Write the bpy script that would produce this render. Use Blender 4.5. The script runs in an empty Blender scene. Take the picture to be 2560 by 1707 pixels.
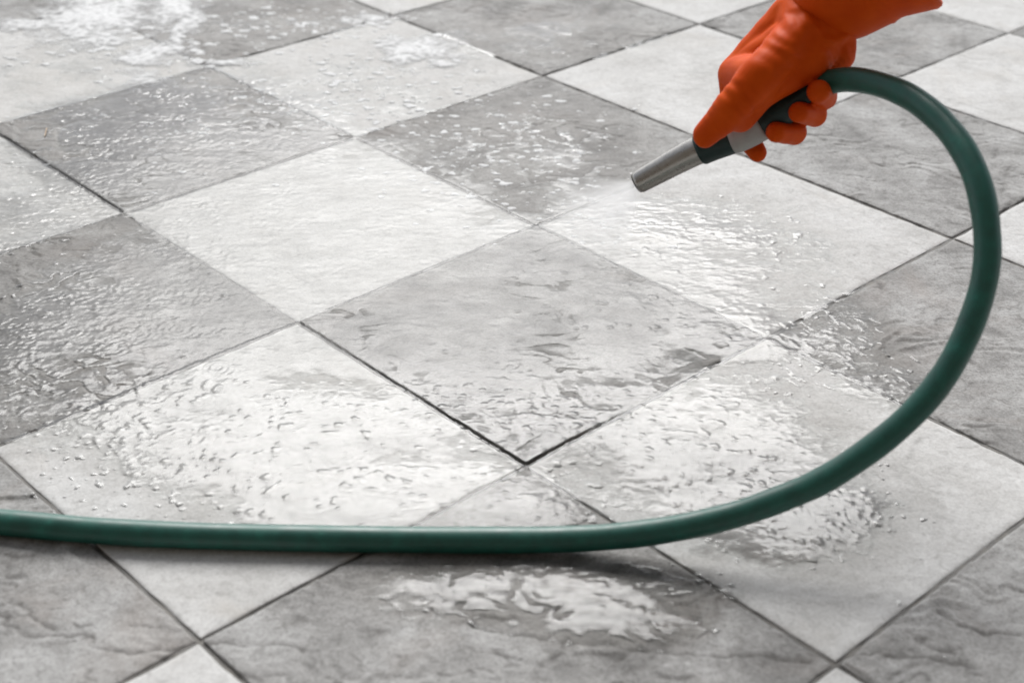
import bpy, bmesh, math, random
import numpy as np
from mathutils import Vector, Matrix

random.seed(7)
rng = np.random.default_rng(11)
scene = bpy.context.scene
col = scene.collection

# ------------------------------------------------------------------ camera
cam_data = bpy.data.cameras.new('camera')
cam = bpy.data.objects.new('camera', cam_data)
col.objects.link(cam)
RIGHT = Vector((0.999815, 0.009846, 0.016526))
DOWN = Vector((0.019237, -0.511730, -0.858931))
FWD = Vector((0.0, 0.859090, -0.511825))
m3 = Matrix((RIGHT, -DOWN, -FWD)).transposed()
cam.matrix_world = Matrix.Translation((-0.0121, -0.97983, 0.69792)) @ m3.to_4x4()
cam_data.sensor_width = 36.0
cam_data.lens = 36.0 * 3815.27 / 2560.0
cam_data.clip_start = 0.02
cam_data.clip_end = 500.0
cam_data.dof.use_dof = True
cam_data.dof.focus_distance = 1.38
cam_data.dof.aperture_fstop = 6.0
scene.camera = cam

# ------------------------------------------------------------------ sky, sun, exposure
SUN_ELEV, SUN_AZ = math.radians(43.5), math.radians(-1.5)      # azimuth from +Y, clockwise
world = bpy.data.worlds.new('World')
scene.world = world
world.use_nodes = True
wn, wl = world.node_tree.nodes, world.node_tree.links
wn.clear()
sky = wn.new('ShaderNodeTexSky')
sky.sky_type = 'NISHITA'
sky.sun_disc = False
sky.sun_elevation = SUN_ELEV
sky.sun_rotation = SUN_AZ
sky.air_density = 0.7
sky.dust_density = 1.0
sky.ozone_density = 1.0
hs = wn.new('ShaderNodeHueSaturation')                           # thin cloud: little blue left
hs.inputs['Saturation'].default_value = 0.22
bg = wn.new('ShaderNodeBackground')
bg.inputs['Strength'].default_value = 0.058
wo = wn.new('ShaderNodeOutputWorld')
wl.new(sky.outputs['Color'], hs.inputs['Color'])
wl.new(hs.outputs['Color'], bg.inputs['Color'])
wl.new(bg.outputs['Background'], wo.inputs['Surface'])

sun_data = bpy.data.lights.new('sun', 'SUN')
sun_data.energy = 1.25
sun_data.angle = math.radians(36.0)
sun_data.color = (1.0, 0.988, 0.97)
sun = bpy.data.objects.new('sun', sun_data)
col.objects.link(sun)
to_sun = Vector((math.sin(SUN_AZ) * math.cos(SUN_ELEV), math.cos(SUN_AZ) * math.cos(SUN_ELEV), math.sin(SUN_ELEV)))
sun.rotation_euler = to_sun.to_track_quat('Z', 'Y').to_euler()
sun.location = to_sun * 20

scene.view_settings.view_transform = 'Standard'
scene.view_settings.look = 'None'
scene.view_settings.gamma = 1.0
scene.view_settings.use_curve_mapping = False
scene.view_settings.exposure = 1.58

scene.render.engine = 'CYCLES'
scene.cycles.use_denoising = True
scene.cycles.max_bounces = 8
scene.cycles.volume_bounces = 8
scene.cycles.transparent_max_bounces = 16

# ------------------------------------------------------------------ noise and mesh helpers
def _hash(ix, iy, seed):
    h = (ix.astype(np.int64) * 374761393 + iy.astype(np.int64) * 668265263 + seed * 974634777) & 0xFFFFFFFF
    h = ((h ^ (h >> 13)) * 1274126177) & 0xFFFFFFFF
    h = ((h ^ (h >> 16)) * 2246822519) & 0xFFFFFFFF
    return (h ^ (h >> 15)) & 0xFFFF

def perlin(x, y, seed=0):
    xi, yi = np.floor(x), np.floor(y)
    xf, yf = x - xi, y - yi
    sx = xf * xf * xf * (xf * (xf * 6 - 15) + 10)
    sy = yf * yf * yf * (yf * (yf * 6 - 15) + 10)
    out = 0.0
    for dx in (0, 1):
        for dy in (0, 1):
            a = _hash(xi + dx, yi + dy, seed) * (2 * math.pi / 65536.0)
            g = np.cos(a) * (xf - dx) + np.sin(a) * (yf - dy)
            out = out + g * (sx if dx else 1 - sx) * (sy if dy else 1 - sy)
    return out * 1.5                                              # about -1..1

def fbm(x, y, seed, octaves=3, gain=0.5):
    a, s, t = 1.0, 0.0, 0.0
    for o in range(octaves):
        s = s + a * perlin(x * 2 ** o + 17.3 * o, y * 2 ** o - 9.1 * o, seed + o)
        t += a
        a *= gain
    return s / t * 1.3

def smooth(a, b, x):
    t = np.clip((x - a) / (b - a), 0, 1)
    return t * t * (3 - 2 * t)

def rnd(i, j, k):                                                 # one number 0..1 for a tile
    return _hash(np.asarray(i), np.asarray(j), 7919 + k) / 65536.0

def mesh_np(name, verts, quads, smooth_shade=True):
    """verts (n,3), quads (m,4) arrays -> mesh"""
    me = bpy.data.meshes.new(name)
    me.vertices.add(len(verts))
    me.vertices.foreach_set('co', np.ascontiguousarray(verts, dtype=np.float32).ravel())
    me.loops.add(quads.size)
    me.loops.foreach_set('vertex_index', np.ascontiguousarray(quads, dtype=np.int32).ravel())
    me.polygons.add(len(quads))
    me.polygons.foreach_set('loop_start', np.arange(0, quads.size, 4, dtype=np.int32))
    me.polygons.foreach_set('loop_total', np.full(len(quads), 4, dtype=np.int32))
    me.update(calc_edges=True)
    me.polygons.foreach_set('use_smooth', np.full(len(quads), smooth_shade, dtype=bool))
    return me

def link(name, me, mat=None, parent=None):
    o = bpy.data.objects.new(name, me)
    col.objects.link(o)
    if mat is not None:
        me.materials.append(mat)
    if parent is not None:
        o.parent = parent
    return o

def tag(o, label=None, cat=None, group=None, kind=None):
    for k, v in (('label', label), ('category', cat), ('group', group), ('kind', kind)):
        if v:
            o[k] = v
    return o

def grid_quads(nx, ny):
    a = np.arange(nx * ny).reshape(ny, nx)
    return np.stack([a[:-1, :-1], a[:-1, 1:], a[1:, 1:], a[1:, :-1]], -1).reshape(-1, 4)

def catmull(pts, per=10):
    P = [Vector(p) for p in pts]
    P = [P[0] * 2 - P[1]] + P + [P[-1] * 2 - P[-2]]
    out = []
    for i in range(1, len(P) - 2):
        a, b, c, d = P[i - 1], P[i], P[i + 1], P[i + 2]
        for s in range(per):
            t = s / per
            out.append(0.5 * ((2 * b) + (c - a) * t + (2 * a - 5 * b + 4 * c - d) * t * t + (3 * b - a - 3 * c + d) * t ** 3))
    out.append(P[-2])
    return out

def relax(pts, n=4):
    pts = [p.copy() for p in pts]
    for _ in range(n):
        q = [p.copy() for p in pts]
        for i in range(1, len(pts) - 1):
            q[i] = pts[i] * 0.5 + (pts[i - 1] + pts[i + 1]) * 0.25
        pts = q
    return pts

def frames(path):
    T = []
    for i in range(len(path)):
        a, b = path[max(0, i - 1)], path[min(len(path) - 1, i + 1)]
        T.append((b - a).normalized())
    n = T[0].orthogonal().normalized()
    N = []
    for t in T:
        n = (n - t * n.dot(t)).normalized()
        N.append(n)
    return T, N

def tube(name, path, radius, seg=32, ridge=None, cap=True):
    """radius: function of index -> r ; ridge: function of angle index -> factor"""
    T, N = frames(path)
    V, Q = [], []
    for i, p in enumerate(path):
        b = T[i].cross(N[i])
        for s in range(seg):
            a = 2 * math.pi * s / seg
            r = radius(i) * (ridge(s, i) if ridge else 1.0)
            V.append(p + (N[i] * math.cos(a) + b * math.sin(a)) * r)
    for i in range(len(path) - 1):
        for s in range(seg):
            s2 = (s + 1) % seg
            Q.append((i * seg + s, i * seg + s2, (i + 1) * seg + s2, (i + 1) * seg + s))
    me = bpy.data.meshes.new(name)
    F = list(Q)
    if cap:
        F.append(tuple(range(seg - 1, -1, -1)))
        n0 = (len(path) - 1) * seg
        F.append(tuple(range(n0, n0 + seg)))
    me.from_pydata([tuple(v) for v in V], [], F)
    me.polygons.foreach_set('use_smooth', [True] * len(F))
    return me

# ------------------------------------------------------------------ materials
class NT:
    def __init__(self, name):
        self.m = bpy.data.materials.new(name)
        self.m.use_nodes = True
        self.t = self.m.node_tree
        self.n = self.t.nodes
        self.n.clear()
        self.out = self.n.new('ShaderNodeOutputMaterial')
    def add(self, kind, **kw):
        nd = self.n.new('ShaderNode' + kind)
        for k, v in kw.items():
            if k.startswith('_'):
                setattr(nd, k[1:], v)
            else:
                nd.inputs[k.replace('__', ' ')].default_value = v
        return nd
    def l(self, a, b):
        self.t.links.new(a, b)
    def ramp(self, src, stops):
        r = self.n.new('ShaderNodeValToRGB')
        e = r.color_ramp.elements
        while len(e) < len(stops):
            e.new(0.5)
        for el, (p, c) in zip(e, stops):
            el.position = p
            el.color = (*c, 1) if len(c) == 3 else c
        self.l(src, r.inputs['Fac'])
        return r
    def mix(self, fac, a, b, mode='MIX'):
        x = self.n.new('ShaderNodeMix')
        x.data_type = 'RGBA'
        x.blend_type = mode
        for s, v in ((0, fac), (6, a), (7, b)):
            if hasattr(v, 'is_linked'):
                self.l(v, x.inputs[s])
            else:
                x.inputs[s].default_value = v
        return x.outputs[2]
    def math(self, op, a, b=0.0, clamp=False):
        x = self.n.new('ShaderNodeMath')
        x.operation = op
        x.use_clamp = clamp
        for s, v in ((0, a), (1, b)):
            if hasattr(v, 'is_linked'):
                self.l(v, x.inputs[s])
            else:
                x.inputs[s].default_value = v
        return x.outputs[0]

def tile_material(name, lo, mid, hi, stain, stain_amt, wet_tint, contrast):
    WETC = wet_tint
    M = NT(name)
    tc = M.add('TexCoord')
    info = M.add('ObjectInfo')
    off = M.add('VectorMath', _operation='ADD')
    sc = M.add('VectorMath', _operation='SCALE')
    sc.inputs[0].default_value = (37.0, 11.0, 5.0)
    M.l(info.outputs['Random'], sc.inputs['Scale'])
    M.l(tc.outputs['Object'], off.inputs[0])
    M.l(sc.outputs[0], off.inputs[1])
    v = off.outputs[0]
    n1 = M.add('TexNoise', Scale=14.0, Detail=8.0, Roughness=0.62, Distortion=0.6)
    n2 = M.add('TexNoise', Scale=120.0, Detail=7.0, Roughness=0.72, Distortion=0.8)
    n3 = M.add('TexNoise', Scale=6.0, Detail=5.0, Roughness=0.6, Distortion=1.4)
    for n in (n1, n2, n3):
        M.l(v, n.inputs['Vector'])
    base = M.ramp(n1.outputs['Fac'], [(0.28, lo), (0.5, mid), (0.74, hi)]).outputs['Color']
    speck = M.ramp(n2.outputs['Fac'], [(0.3, (0.60, 0.59, 0.575)), (0.48, (0.98, 0.98, 0.98)), (0.70, (1.22, 1.22, 1.22))]).outputs['Color']
    n4 = M.add('TexNoise', Scale=420.0, Detail=4.0, Roughness=0.7)
    M.l(v, n4.inputs['Vector'])
    speck2 = M.ramp(n4.outputs['Fac'], [(0.34, (0.70, 0.69, 0.68)), (0.52, (1, 1, 1)), (0.70, (1.14, 1.14, 1.14))]).outputs['Color']
    c = M.mix(0.85 * contrast, base, speck, 'MULTIPLY')
    c = M.mix(0.9 * contrast, c, speck2, 'MULTIPLY')
    st = M.ramp(n3.outputs['Fac'], [(0.56, (0, 0, 0)), (0.70, (1, 1, 1))]).outputs['Color']
    c = M.mix(M.math('MULTIPLY', st, stain_amt), c, stain)
    dt = M.add('Attribute', _attribute_name='cleft_shade')
    c = M.mix(M.math('MULTIPLY', dt.outputs['Fac'], 0.8), c, (0.085, 0.08, 0.074, 1))  # clefts painted darker, standing in for weak relief shading
    wet = M.add('Attribute', _attribute_name='wet')
    w = wet.outputs['Fac']
    c = M.mix(w, c, WETC, 'MULTIPLY')
    p = M.add('BsdfPrincipled')
    M.l(c, p.inputs['Base Color'])
    rr = M.math('SUBTRACT', 0.75, M.math('MULTIPLY', w, 0.22))
    M.l(rr, p.inputs['Roughness'])
    p.inputs['IOR'].default_value = 1.33
    hgt = M.math('ADD', M.math('MULTIPLY', n1.outputs['Fac'], 0.5), M.math('MULTIPLY', n2.outputs['Fac'], 0.35))
    b = M.add('Bump', Strength=0.3 + 0.6 * contrast, Distance=0.0026)
    M.l(hgt, b.inputs['Height'])
    M.l(b.outputs['Normal'], p.inputs['Normal'])
    M.l(p.outputs['BSDF'], M.out.inputs['Surface'])
    return M.m

MAT_DARK = tile_material('grey_slate_tile', (0.155, 0.152, 0.146), (0.305, 0.301, 0.293), (0.45, 0.45, 0.444), (0.28, 0.245, 0.22, 1), 0.35, (0.57, 0.556, 0.532, 1), 1.0)
MAT_LIGHT = tile_material('pale_stone_tile', (0.43, 0.424, 0.41), (0.53, 0.527, 0.516), (0.60, 0.60, 0.592), (0.49, 0.46, 0.42, 1), 0.3, (0.74, 0.732, 0.716, 1), 0.55)

def simple(name, color, rough, noise_scale=0, noise_amt=0.0, bump=0.0, metallic=0.0, ior=1.45, coat=0.0):
    M = NT(name)
    p = M.add('BsdfPrincipled', Roughness=rough, Metallic=metallic, IOR=ior)
    p.inputs['Base Color'].default_value = (*color, 1)
    p.inputs['Coat Weight'].default_value = coat
    if noise_scale:
        tc = M.add('TexCoord')
        n = M.add('TexNoise', Scale=noise_scale, Detail=5.0, Roughness=0.6)
        M.l(tc.outputs['Object'], n.inputs['Vector'])
        dark = tuple(c * (1 - noise_amt) for c in color)
        lite = tuple(min(1, c * (1 + noise_amt)) for c in color)
        M.l(M.ramp(n.outputs['Fac'], [(0.3, dark), (0.7, lite)]).outputs['Color'], p.inputs['Base Color'])
        M.l(M.ramp(n.outputs['Fac'], [(0.3, (rough * 0.8,) * 3), (0.7, (min(1, rough * 1.2),) * 3)]).outputs['Color'], p.inputs['Roughness'])
        if bump:
            b = M.add('Bump', Strength=0.6, Distance=bump)
            M.l(n.outputs['Fac'], b.inputs['Height'])
            M.l(b.outputs['Normal'], p.inputs['Normal'])
    M.l(p.outputs['BSDF'], M.out.inputs['Surface'])
    return M.m

MAT_GROUT = simple('dark_wet_grout', (0.10, 0.094, 0.084), 0.6, 55, 0.75, 0.002)
MAT_SKY_BLOCK = simple('brown_sky_block', (0.10, 0.085, 0.07), 0.9, 30, 0.25, 0.004)

def far_floor_material():
    M = NT('chequered_paving')
    tc = M.add('TexCoord')
    mp = M.add('Mapping')
    mp.inputs['Rotation'].default_value = (0, 0, math.atan2(0.72415, 0.68964))
    mp.inputs['Scale'].default_value = (1 / 0.3, 1 / 0.3, 1 / 0.3)
    M.l(tc.outputs['Object'], mp.inputs['Vector'])
    ck = M.add('TexChecker', Scale=1.0)
    ck.inputs['Color1'].default_value = (0.55, 0.545, 0.53, 1)
    ck.inputs['Color2'].default_value = (0.235, 0.23, 0.222, 1)
    M.l(mp.outputs['Vector'], ck.inputs['Vector'])
    n = M.add('TexNoise', Scale=20.0, Detail=6.0)
    M.l(tc.outputs['Object'], n.inputs['Vector'])
    c = M.mix(0.6, ck.outputs['Color'], M.ramp(n.outputs['Fac'], [(0.3, (0.75, 0.75, 0.75)), (0.7, (1.1, 1.1, 1.1))]).outputs['Color'], 'MULTIPLY')
    p = M.add('BsdfPrincipled', Roughness=0.6)
    M.l(c, p.inputs['Base Color'])
    M.l(p.outputs['BSDF'], M.out.inputs['Surface'])
    return M.m

def water_material():
    M = NT('water_film')
    fr = M.add('Fresnel', IOR=1.33)
    tr = M.add('BsdfTransparent')
    tr.inputs['Color'].default_value = (0.985, 0.99, 0.99, 1)
    gl = M.add('BsdfGlossy', Roughness=0.20)
    gl.inputs['Color'].default_value = (1, 1, 1, 1)
    mx = M.add('MixShader')
    M.l(tr.outputs[0], mx.inputs[1])
    M.l(gl.outputs[0], mx.inputs[2])
    tc = M.add('TexCoord')
    n = M.add('TexNoise', Scale=330.0, Detail=2.0, Roughness=0.55, Distortion=0.4)
    M.l(tc.outputs['Object'], n.inputs['Vector'])
    at = M.add('Attribute', _attribute_name='micro')                 # water too finely broken up to show single ripples
    fm = M.add('Attribute', _attribute_name='film')                  # the sheet thins out to damp stone at its margin
    b = M.add('Bump', Distance=0.0005)
    M.l(M.math('MULTIPLY', at.outputs['Fac'], 0.30, True), b.inputs['Strength'])
    M.l(n.outputs['Fac'], b.inputs['Height'])
    M.l(b.outputs['Normal'], gl.inputs['Normal'])
    M.l(b.outputs['Normal'], fr.inputs['Normal'])
    M.l(M.math('ADD', M.math('MULTIPLY', at.outputs['Fac'], 0.21), 0.17, True), gl.inputs['Roughness'])
    M.l(M.math('MULTIPLY', fr.outputs['Fac'], fm.outputs['Fac']), mx.inputs['Fac'])
    M.l(mx.outputs[0], M.out.inputs['Surface'])
    return M.m
MAT_WATER = water_material()

# ------------------------------------------------------------------ the floor: relief of the tiles
TILE = 0.3
UX, UY, VX, VY = 0.68964, -0.72415, 0.72415, 0.68964              # tile axes in the world
JOINT = 0.0034 / TILE

def to_uv(x, y):
    return (x * UX + y * UY) / TILE, (x * VX + y * VY) / TILE

def to_xy(u, v):
    return (u * UX + v * VX) * TILE, (u * UY + v * VY) * TILE

def tile_plane(u, v, i, j):
    """flat height of the tile under each point, metres"""
    dz = (rnd(i, j, 1) - 0.5) * 0.0011
    dz = dz + np.where((i == -1) & (j == 0), 0.0042 * (0.30 + 0.70 * np.clip(u - i, 0, 1) ** 1.5) * np.clip(1 - (v - j), 0, 1) ** 3.0 - 0.0005, 0.0)
    return dz + (u - i - 0.5) * (rnd(i, j, 2) - 0.5) * 0.0014 + (v - j - 0.5) * (rnd(i, j, 3) - 0.5) * 0.0014

def terrace_q(x, y):
    wx, wy = x + 0.02 * perlin(x / 0.05, y / 0.05, 5), y + 0.02 * perlin(x / 0.05, y / 0.05, 6)
    return 3.0 * fbm(wx / 0.12, wy / 0.075, 71, 4, 0.55) + 10

def tile_cleft_shade(u, v, i, j):
    """0..1 painted shade along the cleft lines of the stone"""
    x, y = to_xy(u, v)
    x, y = x + rnd(i, j, 4) * 57.0, y + rnd(i, j, 5) * 43.0
    q = terrace_q(x, y)
    fr = q - np.floor(q)
    line = np.exp(-((fr - 0.05) / 0.045) ** 2) + np.exp(-((fr - 1.05) / 0.045) ** 2)
    some = smooth(-0.15, 0.35, perlin(x / 0.09, y / 0.07, 66)) * smooth(-0.4, 0.2, perlin(x / 0.018, y / 0.018, 67))
    return np.clip(line * some * np.where((i + j) % 2 != 0, 1.0, 0.35), 0, 1)

# long cleft lines across the dark tiles
CRACKS = [[(-0.3641, -0.1824), (-0.3488, -0.1939), (-0.3343, -0.2035), (-0.3135, -0.2051), (-0.2896, -0.2070), (-0.2789, -0.2177), (-0.2601, -0.2218), (-0.2435, -0.2184), (-0.2298, -0.2147), (-0.2190, -0.2110)], [(-0.3541, -0.1708), (-0.3411, -0.1795), (-0.3278, -0.1902), (-0.3146, -0.2008)], [(-0.2666, -0.1929), (-0.2544, -0.1947), (-0.2430, -0.1926)], [(-0.2101, -0.2116), (-0.1989, -0.2096), (-0.1837, -0.2134), (-0.1640, -0.2094), (-0.1460, -0.2140)], [(-0.0369, -0.1850), (-0.0219, -0.1925), (-0.0012, -0.1971), (0.0251, -0.2032), (0.0514, -0.2042), (0.0716, -0.2088), (0.1034, -0.2104), (0.1262, -0.2148), (0.1615, -0.2109), (0.1896, -0.2164)], [(-0.0588, -0.1621), (-0.0430, -0.1798), (-0.0338, -0.1884)], [(0.0563, -0.2243), (0.0685, -0.2114), (0.0775, -0.2069)], [(0.2138, -0.2107), (0.2349, -0.2067), (0.2514, -0.2113), (0.2635, -0.2093), (0.2796, -0.2147), (0.2963, -0.2176)], [(0.2861, -0.1613), (0.2970, -0.1789), (0.3133, -0.1851), (0.3364, -0.1875)], [(0.2641, -0.1930), (0.2799, -0.2012), (0.2906, -0.2052)], [(-0.4320, 0.0898), (-0.4132, 0.1007), (-0.3860, 0.0949), (-0.3676, 0.1092)], [(-0.5638, 0.6063), (-0.5364, 0.6138), (-0.4944, 0.6035), (-0.4576, 0.6139)], [(-0.5517, 0.5303), (-0.5222, 0.5430), (-0.4907, 0.5503)], [(-0.3612, 0.2284), (-0.3449, 0.2452), (-0.3241, 0.2420), (-0.2984, 0.2553)]]

def crack_field(x, y):
    """0..1, 1 on a crack line"""
    out = np.zeros_like(x)
    wx = x + 0.0035 * perlin(x / 0.016, y / 0.016, 881) + 0.0015 * perlin(x / 0.006, y / 0.006, 883)
    wy = y + 0.0035 * perlin(x / 0.016, y / 0.016, 882) + 0.0015 * perlin(x / 0.006, y / 0.006, 884)
    for line in CRACKS:
        lx = [p[0] for p in line]
        ly = [p[1] for p in line]
        sel = (x > min(lx) - 0.02) & (x < max(lx) + 0.02) & (y > min(ly) - 0.02) & (y < max(ly) + 0.02)
        if not sel.any():
            continue
        px, py = wx[sel], wy[sel]
        best = np.full(px.shape, 1.0)
        for (ax, ay), (bx, by) in zip(line, line[1:]):
            dx, dy = bx - ax, by - ay
            t = np.clip(((px - ax) * dx + (py - ay) * dy) / (dx * dx + dy * dy), 0, 1)
            best = np.minimum(best, np.hypot(px - ax - t * dx, py - ay - t * dy))
        wid = 0.0013 + 0.0009 * perlin(px / 0.02, py / 0.02, 885)
        out[sel] = np.maximum(out[sel], np.exp(-(best / np.maximum(wid, 0.0004)) ** 2))
    return out

def tile_relief(u, v, i, j):
    """cleft stone surface about its plane, metres"""
    x, y = to_xy(u, v)
    ox, oy = rnd(i, j, 4) * 57.0, rnd(i, j, 5) * 43.0
    x, y = x + ox, y + oy
    dark = ((i + j) % 2 != 0)
    lo = fbm(x / 0.085, y / 0.085, 31, 3)
    md = fbm(x / 0.026, y / 0.018, 47, 3)
    q = terrace_q(x, y)
    fr = q - np.floor(q)
    terr = np.floor(q) + smooth(0.0, 0.16, fr) - q
    fi = perlin(x / 0.006, y / 0.006, 83)
    h = 0.00040 * lo + 0.00030 * md + np.where(dark, 0.00165, 0.00040) * terr * (0.35 + 0.9 * smooth(-0.2, 0.5, perlin(x / 0.11, y / 0.11, 64))) + 0.00005 * fi
    d = np.minimum(np.minimum(u - i, i + 1 - u), np.minimum(v - j, j + 1 - v)) - JOINT / 2
    d = np.maximum(d, 0) * TILE
    chip = 1.0 + 0.9 * perlin(x / 0.02, y / 0.02, 91)
    xw, yw = to_xy(u, v)
    return h - 0.0011 * chip * np.exp(-d / 0.0016) - np.where(dark, 0.0012, 0.0) * crack_field(xw, yw)

def super_blobs(x, y, L, power=2.0):
    out = np.zeros_like(x)
    for cx, cy, rx, ry, w in L:
        q = ((x - cx) / rx) ** 2 + ((y - cy) / ry) ** 2
        out = np.maximum(out, w * np.exp(-np.minimum(q, 30) ** power * 0.7))
    return out

FILM = [(-0.2164, 0.4127, 0.2216, 0.2636, 1.2), (-0.3185, 0.2141, 0.1657, 0.2023, 1.4), (-0.4315, 0.1942, 0.0623, 0.1596, 1.05), (-0.184, 0.0309, 0.1748, 0.1184, 1.08), (-0.1009, -0.0479, 0.1387, 0.0606, 1.4), (-0.0107, 0.2102, 0.1889, 0.2137, 1.3), (0.0229, 0.0695, 0.1077, 0.0779, 1.25), (0.1452, 0.0358, 0.1473, 0.1443, 0.98), (0.1822, -0.0552, 0.1084, 0.0658, 1.15), (0.017, -0.146, 0.1317, 0.0424, 1.22), (0.0585, -0.1769, 0.0747, 0.0314, 1.15), (0.1689, 0.3618, 0.1594, 0.1796, 0.95), (0.2838, 0.2059, 0.0667, 0.0866, 0.9), (0.3086, 0.1335, 0.0562, 0.0504, 0.85), (-0.3839, 0.615, 0.2168, 0.2391, 1.3), (-0.496, 0.6096, 0.0786, 0.1508, 0.8), (-0.5025, 0.8575, 0.2319, 0.1896, 0.72), (-0.3018, 1.018, 0.1774, 0.1064, 0.72), (-0.0294, 0.632, 0.159, 0.2004, 0.78), (0.0233, 0.9927, 0.1932, 0.1034, 0.85), (-0.1934, 0.7987, 0.1775, 0.1761, 0.68), (-0.4934, 0.4207, 0.089, 0.1243, 0.75), (0.2702, 0.8528, 0.1378, 0.1387, 0.55), (0.4212, 1.096, 0.1221, 0.076, 0.55), (-0.0018, -0.061, 0.0491, 0.0323, 1.4), (-0.15, 0.21, 0.09, 0.09, 1.35), (0.0104, 0.37, 0.09, 0.09, 1.35), (-0.07, 0.29, 0.12, 0.1, 1.35), (-0.3, 0.16, 0.1, 0.09, 1.3), (0.14, 0.26, 0.07, 0.07, 1.2), (0.1, 0.42, 0.13, 0.1, 1), (-0.5, 0.42, 0.1, 0.14, 0.95), (-0.4, 0.1, 0.09, 0.08, 0.95), (0.02, 0.62, 0.16, 0.16, 0.85), (0.06, 0.245, 0.08, 0.08, 1.6), (-0.1, 0.19, 0.07, 0.07, 1.6), (0.185, 0.215, 0.07, 0.06, 1.45)]
AGIT = [(-0.2176, 0.4226, 0.2094, 0.2559, 1), (-0.0522, 0.3034, 0.1636, 0.1612, 0.9), (-0.37, 0.27, 0.15, 0.14, 1.9), (-0.3742, 0.6154, 0.2169, 0.2261, 2.2), (-0.0026, 0.1434, 0.0943, 0.0644, 0.5), (0.1916, -0.0814, 0.0902, 0.0527, 0.4), (0.0138, -0.16, 0.106, 0.0415, 0.8), (-0.0275, 0.5151, 0.1171, 0.1105, 0.6), (0.1189, 0.388, 0.0874, 0.0867, 0.4), (-0.5, 0.42, 0.12, 0.14, 1), (-0.42, 0.12, 0.1, 0.1, 1.2), (0.1, 0.4, 0.14, 0.1, 0.6), (0.12, 0.06, 0.14, 0.12, 0.35)]
MICRO = [(-0.2164, 0.4127, 0.23, 0.26, 0.95), (-0.04, 0.29, 0.19, 0.15, 1.0), (-0.14, 0.22, 0.10, 0.08, 0.9), (-0.0276, 0.5262, 0.12, 0.11, 0.6), (-0.12, 0.20, 0.06, 0.06, 0.7)]

def cover(x, y):
    c = super_blobs(x, y, FILM, 1.5)
    return c + (0.05 + 0.22 * smooth(0.1, 0.5, c)) * fbm(x / 0.07, y / 0.05, 203, 5, 0.6)

# the bed between and under the tiles; beyond the laid tiles the same paving goes on as one sheet
def floor_object():
    bm = bmesh.new()
    R0, R1 = 2.4, 160.0
    pts = [(-R1, -R1), (R1, -R1), (R1, R1), (-R1, R1)]
    inn = [to_xy(u, v) for u, v in ((-9, -5), (4, -5), (4, 8), (-9, 8))]     # corners of the laid area
    zi = -0.0016
    vi = [bm.verts.new((x, y, zi)) for x, y in inn]
    f = bm.faces.new(vi)
    f.material_index = 0
    if f.normal.z < 0:
        f.normal_flip()
    ext = [bm.verts.new((x, y, -0.0006)) for x, y in inn]
    cx = sum(p[0] for p in inn) / 4
    cy = sum(p[1] for p in inn) / 4
    far = [bm.verts.new((cx + (x - cx) * 90, cy + (y - cy) * 90, -0.0006)) for x, y in inn]
    for k in range(4):
        k2 = (k + 1) % 4
        g = bm.faces.new((ext[k], ext[k2], far[k2], far[k]))
        g.material_index = 1
    bmesh.ops.recalc_face_normals(bm, faces=bm.faces)
    for g in bm.faces:
        g.normal_update()
        if g.normal.z < 0:
            g.normal_flip()
    me = bpy.data.meshes.new('floor')
    bm.to_mesh(me)
    bm.free()
    o = link('floor', me, MAT_GROUT)
    me.materials.append(far_floor_material())
    tag(o, 'wet chequered floor of pale and grey square stone tiles', kind='structure')
    return o
floor = floor_object()

def axis_params(n):
    edge = np.array([0, 0.0012, 0.003, 0.0055, 0.009]) 
    mid = np.linspace(0.016, 0.984, n)
    return np.concatenate([edge, mid, 1 - edge[::-1]])

def in_view(u, v, margin):
    x, y = to_xy(u, v)
    p = Vector((x, y, 0)) - cam.location
    d = p.dot(FWD)
    if d < 0.3:
        return False
    px, py = p.dot(RIGHT) / d, p.dot(DOWN) / d
    return abs(px) < 0.3355 + margin and abs(py) < 0.2237 + margin

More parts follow.
